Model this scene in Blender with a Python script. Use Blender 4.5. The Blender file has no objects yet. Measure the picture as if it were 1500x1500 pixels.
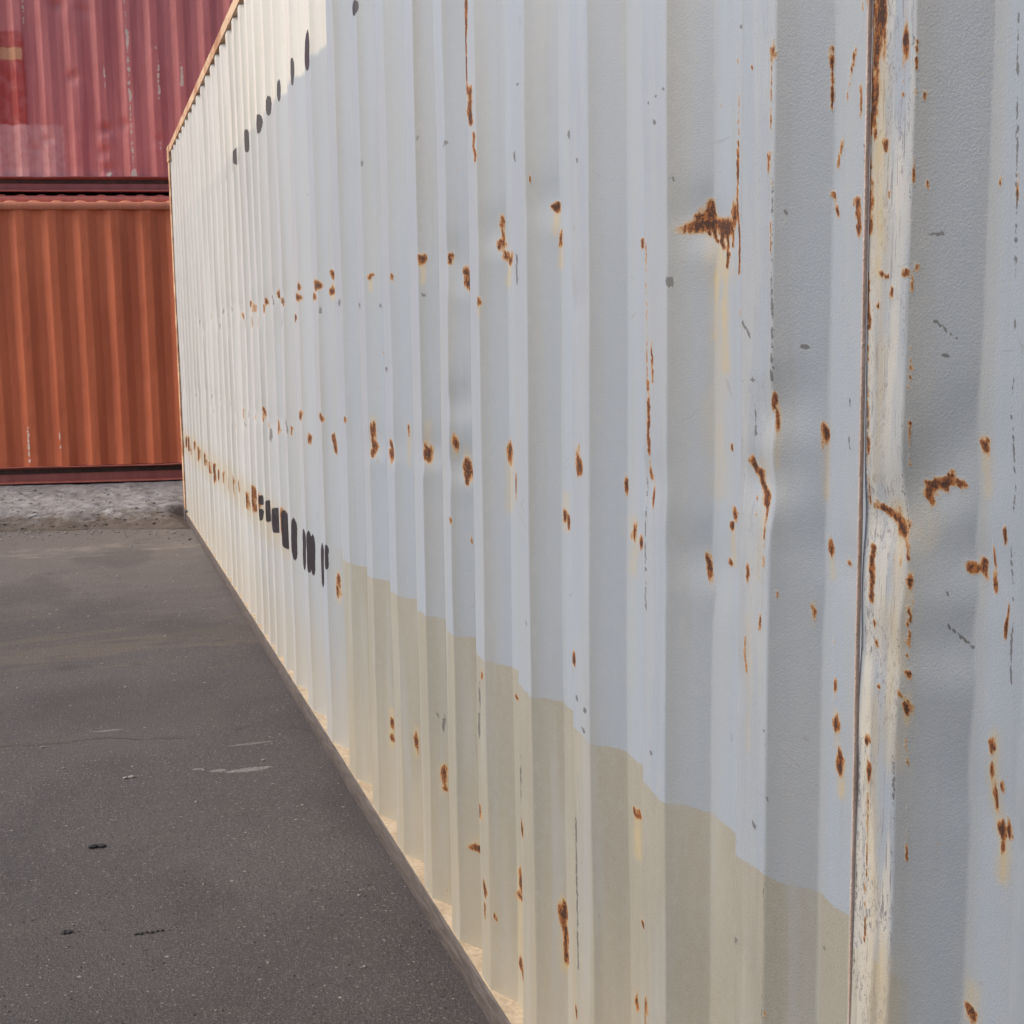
import bpy, math, random
import numpy as np
from mathutils import Vector, Matrix

scene = bpy.context.scene
# ------------------------------------------------------------ camera
CAMZ = 1.443
F_PX, YAW, PITCH, ROLL = 1932.5, .3123, .1301, -.0147
fwd = Vector((math.sin(YAW)*math.cos(PITCH), math.cos(YAW)*math.cos(PITCH), -math.sin(PITCH)))
rt = Vector((math.cos(YAW), -math.sin(YAW), 0)); up = rt.cross(fwd)
r2 = rt*math.cos(ROLL) + up*math.sin(ROLL); u2 = -rt*math.sin(ROLL) + up*math.cos(ROLL)
cam = bpy.data.cameras.new('camera'); camo = bpy.data.objects.new('camera', cam)
scene.collection.objects.link(camo)
cam.sensor_width = 36; cam.lens = F_PX/1500*36; cam.clip_start = .05; cam.clip_end = 2000
m = Matrix((r2, u2, -fwd)).transposed().to_4x4(); m.translation = Vector((0, 0, CAMZ)); camo.matrix_world = m
scene.camera = camo
# ------------------------------------------------------------ light
SUN_EL, SUN_AZ = 42, -77          # azimuth measured from +Y (forward) towards +X
w = bpy.data.worlds.new('World'); scene.world = w; w.use_nodes = True
nt = w.node_tree; bg = nt.nodes['Background']
sky = nt.nodes.new('ShaderNodeTexSky'); sky.sky_type = 'NISHITA'; sky.sun_disc = False
sky.sun_elevation = math.radians(SUN_EL); sky.sun_rotation = math.radians(SUN_AZ)
sky.dust_density = 4.0; sky.air_density = 1.0; sky.ozone_density = 1.0
nt.links.new(sky.outputs[0], bg.inputs[0]); bg.inputs[1].default_value = .14
sl = bpy.data.lights.new('sun', 'SUN'); sl.energy = 1.3; sl.angle = math.radians(30); sl.color = (1, .95, .88)
so = bpy.data.objects.new('sun', sl); scene.collection.objects.link(so)
e, a = math.radians(SUN_EL), math.radians(SUN_AZ)
so.rotation_euler = Vector((math.sin(a)*math.cos(e), math.cos(a)*math.cos(e), math.sin(e))).to_track_quat('Z', 'Y').to_euler()
vs = scene.view_settings; vs.view_transform = 'Standard'; vs.look = 'None'; vs.gamma = 1; vs.use_curve_mapping = False
vs.exposure = 0.70
random.seed(7); rng = np.random.default_rng(7)

# ------------------------------------------------------------ measured wear (metres along the container, height above ground)
# (y0, z0, y1, z1, radius along, radius up, strength)
RUST=[(1.5649,1.6034,1.5649,1.6034,0.0118,0.0086,1.08),(1.5763,1.5957,1.5763,1.5957,0.0082,0.0047,1.026),(1.5571,1.5873,1.5571,1.5873,0.0297,0.0085,1.134),(1.5342,1.5785,1.5342,1.5785,0.0187,0.0077,1.08),(1.5084,1.5864,1.5084,1.5864,0.0066,0.0128,1.026),(1.5638,1.5844,1.5607,1.5652,0.0024,0.0029,1),(1.5494,1.5832,1.5453,1.5555,0.0055,0.0034,1),(1.5324,1.5817,1.53,1.5434,0.0045,0.0028,1),(1.5175,1.5805,1.5171,1.5553,0.0035,0.0022,1),(1.5706,1.5892,1.5686,1.5761,0.0019,0.0023,1),(1.53,1.5434,1.5298,1.529,0.0027,0.0017,0.99),(1.4982,1.6816,1.4956,1.5204,0.0022,0.0014,1),(1.4989,1.7829,1.4973,1.6856,0.0013,0.0008,0.6),(1.4947,1.5204,1.4936,1.4532,0.0013,0.0008,0.7),(1.3522,1.756,1.3522,1.756,0.0059,0.0091,0.864),(1.3558,1.7451,1.3505,1.4977,0.0015,0.001,0.7),(1.3593,1.6532,1.3587,1.6232,0.0024,0.0016,0.8),(1.3978,1.7458,1.3978,1.7458,0.0031,0.0025,0.972),(1.0781,1.6604,1.0781,1.6604,0.0024,0.0023,0.972),(1.1308,1.6247,1.1308,1.6247,0.0055,0.0043,0.972),(1.147,1.6561,1.147,1.6561,0.0028,0.0025,0.972),(1.1485,1.6337,1.1485,1.6337,0.0034,0.0049,0.972),(1.133,1.4985,1.133,1.4985,0.0045,0.0038,0.972),(1.1237,1.4987,1.1237,1.4987,0.0033,0.0025,0.972),(1.1162,1.4834,1.1162,1.4834,0.0027,0.0043,0.972),(1.0933,1.4998,1.0933,1.4998,0.0047,0.0036,0.972),(1.0812,1.5036,1.0812,1.5036,0.0019,0.0036,0.972),(1.1355,1.4716,1.1355,1.4716,0.0028,0.0025,0.972),(1.0722,1.5785,1.0722,1.5785,0.0012,0.0026,0.972),(1.1243,1.5759,1.1243,1.5759,0.0022,0.0025,0.972),(1.0041,1.5756,1.0041,1.5756,0.0017,0.0043,0.972),(0.98,1.5642,0.98,1.5642,0.0016,0.009,0.972),(1.0837,1.3923,1.0837,1.3923,0.0019,0.0028,0.972),(1.2867,1.7614,1.2868,1.68,0.0012,0.0017,0.95),(1.2884,1.7391,1.2884,1.7391,0.0023,0.0077,0.972),(1.2394,1.7547,1.2525,1.7196,0.0025,0.0018,0.8),(1.2525,1.7196,1.2619,1.6865,0.0016,0.0012,0.7),(1.2687,1.6488,1.276,1.622,0.0023,0.0017,0.8),(1.2834,1.5955,1.273,1.5699,0.0028,0.0022,0.95),(1.2387,1.5837,1.2387,1.5837,0.0071,0.0058,1.08),(1.2362,1.5849,1.231,1.5457,0.0037,0.0028,0.9),(1.2351,1.7026,1.2345,1.6474,0.0018,0.0014,0.8),(1.2202,1.7807,1.1638,1.5502,0.0042,0.0031,1.05),(1.1638,1.5502,1.1514,1.4492,0.0024,0.0019,1),(1.169,1.7668,1.1537,1.6474,0.0053,0.004,0.8),(1.1634,1.6491,1.1523,1.5426,0.0036,0.0027,0.7),(1.1437,1.754,1.1437,1.754,0.011,0.0211,1.188),(1.1483,1.7234,1.1483,1.7234,0.0067,0.0274,0.972),(1.1514,1.6793,1.1514,1.6793,0.0045,0.0276,0.972),(1.1836,1.7513,1.1521,1.5689,0.0053,0.004,0.8),(1.139,1.7215,1.139,1.7215,0.0044,0.0181,0.648),(1.2341,1.784,1.2344,1.757,0.0018,0.0014,0.9),(1.1538,1.4493,1.1474,1.2717,0.0015,0.0012,0.7),(1.1021,1.7186,1.1021,1.7186,0.0047,0.0159,1.026),(1.1024,1.6984,1.1037,1.6783,0.0022,0.0017,0.9),(1.1054,1.6649,1.1054,1.6649,0.0021,0.0024,0.864),(1.0874,1.7107,1.0869,1.6801,0.0012,0.0013,0.75),(1.0867,1.6678,1.0861,1.6247,0.0012,0.0013,0.75),(1.0858,1.6061,1.0854,1.5811,0.0012,0.0013,0.75),(1.0852,1.5686,1.0849,1.5435,0.0012,0.0013,0.75),(1.0842,1.4993,1.0839,1.4803,0.0012,0.0013,0.75),(1.0832,1.4355,1.0826,1.3969,0.0012,0.0013,0.75),(1.082,1.3579,1.0814,1.3187,0.0012,0.0014,0.75),(1.0794,1.1859,1.0791,1.1656,0.0012,0.0014,0.75),(1.079,1.1555,1.0786,1.1318,0.0012,0.0014,0.75),(1.0775,1.0635,1.0769,1.022,0.0012,0.0014,0.75),(1.0763,0.9803,1.0754,0.9242,0.0012,0.0014,0.75),(2.5492,2.0939,2.5592,2.0197,0.0118,0.0044,0.95),(2.5592,2.0197,2.5563,1.9228,0.0071,0.0026,0.85),(2.5324,1.9224,2.5363,1.864,0.0141,0.0053,1),(2.519,1.8395,2.5084,1.7866,0.0082,0.0031,0.85),(2.9662,1.6232,2.9662,1.6232,0.0093,0.0093,1.08),(2.7279,1.6104,2.7279,1.6104,0.0072,0.0106,1.08),(2.6889,1.5815,2.6889,1.5815,0.0058,0.0102,1.08),(2.6845,1.5616,2.6845,1.5616,0.0073,0.0166,1.08),(2.5021,1.5193,2.5021,1.5193,0.0087,0.0087,1.08),(2.4368,1.6632,2.4368,1.6632,0.0063,0.0092,1.08),(2.4426,1.6241,2.4426,1.6241,0.0071,0.0093,1.08),(2.4372,1.639,2.4372,1.639,0.0032,0.0174,1.08),(2.4144,1.5955,2.4144,1.5955,0.0152,0.0126,1.08),(2.147,1.6642,2.147,1.6642,0.0075,0.0072,1.08),(2.1318,1.6075,2.1318,1.6075,0.0061,0.0123,1.08),(1.7876,1.5782,1.7876,1.5782,0.0056,0.0061,1.08),(2.1985,1.7159,2.1985,1.7159,0.0014,0.0043,1.08),(3.5607,1.6188,3.5607,1.6188,0.0101,0.0084,1.08),(3.2672,1.601,3.2672,1.601,0.0063,0.0118,1.08),(4.2324,1.6498,4.2324,1.6498,0.0148,0.0116,1.08),(4.2431,1.6073,4.2431,1.6073,0.0135,0.0127,1.08),(4.3521,1.627,4.3521,1.627,0.0311,0.0145,1.08),(4.3865,1.5886,4.3865,1.5886,0.0316,0.0126,1.08),(4.7275,1.6359,4.7275,1.6359,0.0188,0.0134,1.08),(4.7448,1.6007,4.7448,1.6007,0.032,0.0135,1.08),(4.8243,1.5303,4.8243,1.5303,0.0303,0.0115,1.08),(5.3466,1.6372,5.3466,1.6372,0.0123,0.0148,1.08),(5.1312,1.5984,5.1312,1.5984,0.0269,0.0122,1.08),(5.6362,1.6112,5.6362,1.6112,0.014,0.0105,1.08),(6.134,1.6203,6.134,1.6203,0.048,0.0115,1.08),(1.6981,1.5769,1.6961,1.5028,0.0021,0.0012,0.6),(1.6938,1.4934,1.6918,1.381,0.0023,0.0013,0.75),(1.6777,1.4374,1.6733,1.3815,0.0034,0.002,0.9),(1.6872,1.3812,1.6829,1.2486,0.0041,0.0023,0.8),(1.3442,1.3497,1.3442,1.3497,0.0036,0.0221,1.08),(1.3467,1.3667,1.3467,1.3667,0.003,0.0074,1.08),(1.2849,1.3342,1.2849,1.3342,0.0043,0.0117,1.08),(1.5029,1.2184,1.5029,1.2184,0.0068,0.0095,1.08),(1.5082,1.2019,1.5082,1.2019,0.0043,0.0064,1.08),(1.5116,1.3025,1.5116,1.3025,0.0034,0.0055,1.08),(1.5663,1.1321,1.5663,1.1321,0.0038,0.0184,1.08),(1.5704,1.1528,1.5704,1.1528,0.0019,0.0059,1.08),(1.5132,1.154,1.5132,1.154,0.0052,0.0032,1.08),(1.3973,1.1605,1.3973,1.1605,0.0041,0.0087,1.08),(1.4026,1.0673,1.4026,1.0673,0.0025,0.012,1.08),(1.4005,1.0466,1.4005,1.0466,0.0025,0.0088,1.08),(1.3658,1.1035,1.3658,1.1035,0.0031,0.007,1.08),(1.3356,1.1445,1.3356,1.1445,0.0015,0.0026,1.08),(1.2945,1.1305,1.2945,1.1305,0.0022,0.0065,1.08),(1.2714,1.2073,1.2714,1.2073,0.0045,0.0069,1.08),(1.2349,1.1954,1.2349,1.1954,0.0043,0.0024,1.08),(1.0852,1.2052,1.0852,1.2052,0.0029,0.007,1.08),(1.0802,1.111,1.0802,1.111,0.0022,0.0045,1.08),(1.0094,1.3434,1.0094,1.3434,0.0048,0.0062,1.08),(1.0052,1.3363,1.0052,1.3363,0.0026,0.0039,1.08),(0.9919,1.2231,0.9919,1.2231,0.003,0.0102,1.08),(0.9908,1.2378,0.9908,1.2378,0.0017,0.0085,1.08),(0.9752,1.2619,0.9752,1.2619,0.0021,0.0056,1.08),(0.9732,1.1875,0.9732,1.1875,0.0017,0.0141,1.08),(1.2552,1.0539,1.2552,1.0539,0.0025,0.0084,1.08),(1.2497,1.0146,1.2497,1.0146,0.0051,0.0085,1.08),(1.2413,0.9699,1.2413,0.9699,0.0057,0.0106,1.08),(1.1363,1.0304,1.1363,1.0304,0.0041,0.0048,1.08),(1.135,0.9952,1.135,0.9952,0.0047,0.0109,1.08),(1.0872,1.0924,1.0872,1.0924,0.0026,0.0026,1.08),(1.0795,1.0837,1.0795,1.0837,0.0029,0.0039,1.08),(1.0766,1.0761,1.0766,1.0761,0.0039,0.0045,1.08),(0.9849,1.0633,0.9849,1.0633,0.0034,0.0058,1.08),(0.9826,1.038,0.9826,1.038,0.0034,0.0105,1.08),(0.9796,1.0161,0.9796,1.0161,0.0034,0.0093,1.08),(0.9679,1.0297,0.9679,1.0297,0.0021,0.004,1.08),(0.9742,0.9852,0.9742,0.9852,0.0038,0.0088,1.08),(0.964,0.9902,0.964,0.9902,0.0034,0.0075,1.08),(0.9726,0.9727,0.9726,0.9727,0.0026,0.0053,1.08),(1.0046,0.7942,1.0046,0.7942,0.0082,0.008,1.08),(1.3454,0.6253,1.3454,0.6253,0.0016,0.0037,1.08),(1.1297,1.1523,1.1297,1.1523,0.0023,0.0046,1.08),(1.1278,1.1338,1.1278,1.1338,0.0023,0.004,1.08),(1.1213,1.0908,1.1213,1.0908,0.0028,0.002,1.08),(3.2192,0.4174,3.2192,0.4174,0.006,0.0223,1.08),(2.9417,0.4117,2.9417,0.4117,0.0093,0.0255,1.08),(2.9347,0.3848,2.9347,0.3848,0.0061,0.0127,1.08),(2.5586,0.4627,2.5586,0.4627,0.0146,0.0101,1.08),(2.6819,0.3295,2.6819,0.3295,0.0172,0.0058,1.08),(2.6904,0.3349,2.6904,0.3349,0.0035,0.0037,1.08),(2.5335,0.3018,2.5335,0.3018,0.0096,0.0117,1.08),(2.5366,0.2509,2.5366,0.2509,0.0073,0.0132,1.08),(2.4844,0.257,2.4844,0.257,0.0035,0.0086,1.08),(2.4026,0.3698,2.4026,0.3698,0.0181,0.0225,1.08),(2.4044,0.3304,2.4044,0.3304,0.0141,0.0106,1.08),(2.2745,0.5315,2.2745,0.5315,0.0079,0.0155,1.08),(2.4019,0.1866,2.4019,0.1866,0.0142,0.0162,1.08),(2.394,0.1685,2.394,0.1685,0.0121,0.0108,1.08),(2.145,0.3993,2.145,0.3993,0.0072,0.0264,1.08),(2.1393,0.3622,2.1393,0.3622,0.0067,0.024,1.08),(2.136,0.3309,2.136,0.3309,0.0066,0.0156,1.08),(1.8179,0.7121,1.8179,0.7121,0.0061,0.006,1.08),(1.802,0.7154,1.802,0.7154,0.0072,0.0069,1.08),(1.7897,0.5427,1.7897,0.5427,0.0048,0.005,1.08),(1.8199,0.4022,1.8199,0.4022,0.0062,0.0135,1.08),(1.7026,0.4506,1.7026,0.4506,0.0096,0.0144,1.08),(2.0925,0.2436,2.0925,0.2436,0.0063,0.0095,1.08),(2.3989,0.7447,2.3989,0.7447,0.0098,0.0038,1.08),(2.5204,0.7627,2.5204,0.7627,0.007,0.0069,1.08),(1.9843,0.9212,1.9843,0.9212,0.0061,0.0099,1.08),(3.5246,0.3832,3.5246,0.3832,0.0071,0.0205,1.08),(3.5236,0.34,3.5236,0.34,0.0071,0.0131,1.08),(1.8457,1.2231,1.8457,1.2231,0.0059,0.0104,1.08),(1.8152,1.1537,1.8152,1.1537,0.0082,0.0123,1.08),(1.7896,1.1427,1.7896,1.1427,0.0057,0.0112,1.08),(1.6759,1.2253,1.6759,1.2253,0.0033,0.0182,1.08),(1.958,1.2486,1.958,1.2486,0.0102,0.0187,1.08),(2.4198,1.2193,2.4198,1.2193,0.0136,0.0205,1.08),(2.2822,1.1765,2.2822,1.1765,0.0077,0.024,1.08),(2.1213,1.1377,2.1213,1.1377,0.0108,0.0076,1.08),(2.1012,1.1307,2.1012,1.1307,0.0061,0.0097,1.08),(2.693,1.1659,2.693,1.1659,0.0085,0.0175,1.08),(2.6951,1.1512,2.6951,1.1512,0.0068,0.0122,1.08),(2.7219,1.2229,2.7219,1.2229,0.0072,0.0152,1.08),(2.9635,1.1773,2.9635,1.1773,0.0126,0.018,1.08),(2.9686,1.1977,2.9686,1.1977,0.0042,0.015,1.08),(3.221,1.2214,3.221,1.2214,0.0059,0.0095,1.08),(3.3069,1.1506,3.3069,1.1506,0.0264,0.0168,1.08),(3.3121,1.173,3.3121,1.173,0.0151,0.0135,1.08),(3.5721,1.1538,3.5721,1.1538,0.0149,0.0143,1.08),(3.5677,1.1917,3.5677,1.1917,0.0074,0.0231,1.08),(3.5811,1.1401,3.5811,1.1401,0.0106,0.009,1.08),(4.2481,1.1127,4.2481,1.1127,0.0119,0.0226,1.08),(4.2587,1.141,4.2587,1.141,0.008,0.0103,1.08),(3.9262,1.2085,3.9262,1.2085,0.0163,0.0137,1.08),(4.3448,1.1974,4.3448,1.1974,0.0229,0.0108,1.08),(4.7771,1.1827,4.7771,1.1827,0.0301,0.0142,1.08),(4.6803,1.102,4.6803,1.102,0.0121,0.0183,1.08),(5.0831,1.1042,5.0831,1.1042,0.0115,0.0174,1.08),(2.7394,1.0559,2.7394,1.0559,0.008,0.005,1.08),(2.6845,1.0196,2.6845,1.0196,0.0017,0.0048,1.08),(4.258,0.663,4.258,0.663,0.0121,0.0173,1.08),(4.2604,0.6214,4.2604,0.6214,0.0142,0.0196,1.08),(5.8593,1.1438,5.8593,1.1438,0.0153,0.0143,1.08),(1.3998,1.2983,1.3793,1.2814,0.006,0.004,1),(1.3793,1.2814,1.367,1.2481,0.0075,0.0051,1),(1.3654,1.2467,1.3606,1.1747,0.0025,0.0017,0.8),(1.3922,1.2558,1.3866,1.2238,0.0025,0.0017,0.7),(1.1423,1.2306,1.1366,1.1756,0.0037,0.0029,1),(1.1499,1.3406,1.1494,1.3268,0.0024,0.0019,0.9),(1.1356,0.9754,1.1334,0.8806,0.0015,0.0013,0.8),(1.1359,0.8796,1.1336,0.8133,0.0019,0.0015,0.8),(1.1377,1.2728,1.1161,1.2685,0.0036,0.0029,1),(1.1161,1.2685,1.0924,1.254,0.0076,0.0062,1),(1.1063,1.2562,1.0989,1.2166,0.0017,0.0014,0.5),(1.1145,1.2585,1.1076,1.2015,0.0012,0.0009,0.45),(1.0923,1.2513,1.089,1.2249,0.0034,0.0028,0.6),(1.0674,1.2922,1.0591,1.2994,0.0033,0.0045,0.9),(1.0591,1.2981,1.0465,1.3068,0.0039,0.0053,1),(1.0669,1.2988,1.0645,1.2807,0.0026,0.0036,0.8),(1.0464,1.3049,1.0325,1.3028,0.0022,0.0031,0.8),(1.0344,1.3013,1.0344,1.3013,0.0023,0.0041,0.972),(1.0253,1.2251,1.0111,1.2283,0.0031,0.0043,0.85),(1.0096,1.2298,1.0096,1.2298,0.0068,0.0069,0.972),(1.0817,1.1754,1.0817,1.1754,0.0016,0.0029,0.972),(1.0814,1.1619,1.0814,1.1619,0.0016,0.0029,0.972),(1.081,1.145,1.081,1.145,0.0016,0.0029,0.864),(1.0807,1.1314,1.0807,1.1314,0.0016,0.0029,0.972),(1.2596,1.1036,1.2596,1.1036,0.0019,0.0035,0.54),(1.2588,1.0765,1.2588,1.0765,0.0019,0.0035,0.54),(1.2579,1.0493,1.2579,1.0493,0.0019,0.0035,0.54),(1.2574,1.0337,1.2574,1.0337,0.0019,0.0035,0.54)]
STAIN=[(1.5567,1.5529,1.5554,1.4418,0.0111,0.0059,0.8),(1.5339,1.559,1.5318,1.3992,0.0126,0.0068,0.8),(1.5451,1.5444,1.5448,1.5186,0.0273,0.0147,0.7),(1.5517,1.4513,1.5492,1.2443,0.024,0.013,0.35),(1.5647,1.5715,1.5646,1.5456,0.0142,0.0148,0.6),(1.1485,1.7595,1.139,1.5041,0.0152,0.0099,0.75),(1.1349,1.4887,1.1279,1.3013,0.0118,0.0079,0.5),(1.1261,1.0875,1.1159,0.8124,0.0097,0.0067,0.45),(1.1073,0.8141,1.1043,0.7337,0.0241,0.0174,0.5),(2.9665,1.6156,2.9676,1.5758,0.0087,0.0072,0.8),(3.5607,1.6188,3.5623,1.5824,0.0091,0.0064,0.8),(2.1456,1.6573,2.1461,1.621,0.0086,0.0078,0.8),(2.132,1.6013,2.1331,1.5616,0.008,0.0032,0.9),(2.4147,1.5885,2.4168,1.5465,0.014,0.0051,0.7),(2.5022,1.5167,2.5039,1.4903,0.0073,0.0032,0.8),(4.2341,1.6198,4.2365,1.5812,0.0153,0.0073,0.8),(2.4366,1.6708,2.4376,1.6199,0.0083,0.0073,0.5),(1.2848,1.3232,1.283,1.2615,0.0047,0.0039,0.5),(1.0091,1.3372,1.0071,1.2973,0.0073,0.0057,0.5),(1.0724,1.2569,1.0722,1.2503,0.0195,0.0234,0.35),(1.5026,1.1991,1.5019,1.1532,0.0071,0.004,0.6),(1.2711,1.1989,1.2703,1.1744,0.0054,0.0035,0.5),(1.2413,0.9707,1.2401,0.9332,0.0079,0.0054,0.9),(1.25,1.0239,1.2488,0.985,0.0067,0.0044,0.6),(1.135,0.9945,1.1321,0.9136,0.0049,0.0034,0.7),(0.9816,1.074,0.9771,0.9842,0.009,0.0073,0.7),(0.9722,0.9827,0.9702,0.944,0.009,0.0074,0.8),(1.1012,1.2757,1.095,1.1161,0.0137,0.0096,0.55),(1.1032,1.1783,1.0971,1.02,0.0174,0.0123,0.4),(2.5587,0.4612,2.6819,0.3326,0.0205,0.0073,0.8),(2.4024,0.3756,2.4096,0.2108,0.0169,0.0067,0.7),(1.8073,0.7092,1.8077,0.6452,0.0152,0.0075,0.9),(2.1416,0.4304,2.143,0.3045,0.0107,0.0105,0.7),(3.2179,0.4567,3.2205,0.3779,0.0088,0.0075,0.5),(3.5233,0.419,3.5273,0.3154,0.0119,0.0094,0.8),(2.941,0.4405,2.9426,0.3761,0.0131,0.012,0.4),(1.8151,1.1703,1.8156,1.091,0.0173,0.0083,0.5),(3.2185,1.2249,3.2216,1.1321,0.0074,0.006,0.6),(3.5689,1.2291,3.5728,1.1349,0.0156,0.0112,0.5),(2.9616,1.2518,2.9636,1.1758,0.0132,0.0112,0.5),(2.6906,1.2069,2.6916,1.1543,0.0124,0.0118,0.5),(2.4189,1.2379,2.4248,1.1149,0.0164,0.0061,0.6),(2.7199,1.2384,2.721,1.1929,0.0085,0.0078,0.5),(2.1134,1.1777,2.1151,1.1158,0.0129,0.0054,0.5),(1.2947,1.1408,1.2943,1.1156,0.003,0.0036,0.5),(4.2523,0.6889,4.2579,0.5919,0.0168,0.0109,0.6),(1.3443,1.3613,1.3436,1.2941,0.0055,0.0065,0.4),(1.0038,0.8196,1.0023,0.7884,0.0115,0.0093,0.5),(1.373,1.298,1.3703,1.1609,0.0082,0.0048,0.4),(1.3964,1.1064,1.3936,0.946,0.0086,0.005,0.3),(1.0846,1.2114,1.0837,1.1724,0.004,0.0048,0.6),(1.0783,1.0895,1.0777,1.0648,0.0047,0.0057,0.7)]
BLACK=[(5.8511,0.7309,5.8538,0.6745,0.0237,0.021,1),(5.616,0.7239,5.6197,0.6575,0.0618,0.0245,1),(5.3554,0.7331,5.3601,0.6386,0.0285,0.035,1),(5.0912,0.7287,5.0974,0.6382,0.0235,0.0335,1),(4.7749,0.7342,4.7932,0.6498,0.034,0.0309,1),(4.7134,0.7333,4.719,0.6476,0.0183,0.0319,1),(4.684,0.7239,4.6896,0.637,0.0154,0.0318,1),(4.3938,0.7365,4.4109,0.6472,0.0349,0.0327,1),(4.3284,0.7549,4.3342,0.7048,0.0193,0.0186,1),(6.0784,0.7416,6.0797,0.7142,0.0146,0.0102,1),(6.0876,0.6763,6.0891,0.6451,0.0187,0.0118,1),(4.3759,2.382,4.3788,2.3684,0.0452,0.0549,1),(4.7245,2.3775,4.7252,2.3671,0.0185,0.0407,1),(5.0894,2.3798,5.0901,2.3712,0.0147,0.033,1),(5.3627,2.3658,5.3633,2.3574,0.0163,0.0326,1),(5.6504,2.3442,5.6533,2.3348,0.0319,0.0383,1),(6.0833,2.34,6.0841,2.3285,0.0168,0.0445,1),(6.5692,2.3338,6.5697,2.3245,0.0407,0.0356,1),(3.6037,2.3278,3.6043,2.3239,0.0313,0.0158,1)]
CHIP=[(2.9715,1.8946,2.9715,1.8946,0.0052,0.0044,1),(2.7423,1.8503,2.7423,1.8503,0.0086,0.0041,1),(2.0879,1.7737,2.0879,1.7737,0.0073,0.0056,1),(1.9593,1.7157,1.9593,1.7157,0.0071,0.0025,1),(1.9768,1.6157,1.9768,1.6157,0.0073,0.0025,1),(1.6658,1.7285,1.6658,1.7285,0.0053,0.0032,1),(2.9645,1.5495,2.9645,1.5495,0.0065,0.0055,1),(2.2645,1.5633,2.2645,1.5633,0.007,0.0158,1),(4.6477,1.9489,4.6477,1.9489,0.0057,0.0052,1),(3.9658,1.5601,3.9658,1.5601,0.0264,0.0084,1),(3.6606,1.5452,3.6606,1.5452,0.017,0.0056,1),(3.5258,1.5374,3.5258,1.5374,0.0052,0.0063,1),(4.3133,1.5401,4.3133,1.5401,0.0107,0.0104,1),(3.3437,1.3712,3.3437,1.3712,0.0145,0.0063,1),(2.2297,0.931,2.2297,0.931,0.0071,0.0046,1),(1.9732,0.8561,1.9732,0.8561,0.0076,0.0035,1),(1.9362,0.8476,1.9362,0.8476,0.0074,0.0041,1),(1.9431,0.8104,1.9431,0.8104,0.0074,0.0041,1),(1.6744,0.8526,1.6744,0.8526,0.0057,0.003,1),(1.3745,0.8542,1.3745,0.8542,0.0041,0.0041,1),(1.3457,0.8939,1.3457,0.8939,0.0014,0.004,1),(1.3533,0.9797,1.3533,0.9797,0.003,0.0025,1),(1.418,0.6901,1.418,0.6901,0.0055,0.0032,1),(1.2702,0.7411,1.2702,0.7411,0.0034,0.0024,1),(1.881,0.5648,1.881,0.5648,0.003,0.0027,1),(1.902,0.5113,1.902,0.5113,0.0023,0.0028,1),(1.6205,1.6485,1.6205,1.6485,0.0047,0.0021,1),(1.6243,1.5154,1.6243,1.5154,0.0061,0.0053,1),(1.3331,1.5869,1.3331,1.5869,0.0022,0.0022,1),(1.3322,1.5779,1.3322,1.5779,0.0018,0.0018,1),(3.5837,1.9167,3.5837,1.9167,0.0056,0.0053,1),(2.4043,1.889,2.4043,1.889,0.007,0.0042,1),(2.267,1.7637,2.267,1.7637,0.0069,0.007,1),(1.3175,1.7613,1.3175,1.7613,0.0013,0.0017,1),(1.0344,1.2802,1.0344,1.2802,0.0015,0.0011,1),(1.0473,1.1986,1.0473,1.1986,0.0015,0.0015,1),(1.2408,1.37,1.2408,1.37,0.0023,0.0033,1),(2.9512,0.5654,2.9512,0.5654,0.004,0.008,1),(2.9345,0.544,2.9345,0.544,0.0039,0.0217,1),(2.2636,1.5836,2.2636,1.5836,0.0047,0.0071,1),(2.25,1.8816,2.2075,1.8774,0.003,0.0009,0.9),(1.6974,1.754,1.631,1.7672,0.0018,0.0007,0.9),(1.0813,1.532,1.0571,1.5339,0.0012,0.0008,0.9),(1.0729,1.5301,1.0541,1.5374,0.0012,0.0005,0.9),(1.0613,1.4542,1.0388,1.4351,0.0012,0.0005,0.9),(1.4196,1.4607,1.3972,1.4405,0.0026,0.0012,0.9),(1.0605,1.4233,1.0396,1.4201,0.0012,0.0006,0.9),(1.3381,1.4324,1.3063,1.4299,0.0012,0.0006,0.9),(1.2422,1.3332,1.2375,1.3114,0.0013,0.0007,0.9),(1.2719,1.2707,1.2688,1.2597,0.0013,0.0007,0.9),(1.4976,1.8147,1.3796,1.8016,0.0013,0.0006,0.9),(1.0452,1.1679,1.0181,1.1496,0.0013,0.0013,0.9),(1.4133,1.3883,1.3635,1.3951,0.0017,0.0008,0.9),(1.3875,1.3651,1.3867,1.3251,0.0017,0.0008,0.9),(1.697,1.2472,1.693,1.0525,0.0019,0.0008,0.9),(2.5361,0.7445,2.5485,0.6252,0.0075,0.0022,0.9),(2.2763,0.6774,2.2822,0.5422,0.0051,0.0017,0.9),(1.9844,0.6471,1.9841,0.3823,0.0032,0.0012,0.9),(1.3481,1.4976,1.3462,1.39,0.0015,0.001,0.9),(0.9902,1.7261,0.9679,1.3148,0.0012,0.0006,0.9),(0.9679,1.3148,0.9637,1.1299,0.0012,0.0005,0.9),(1.228,1.6464,1.182,1.2954,0.0012,0.0005,0.9)]
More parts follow.
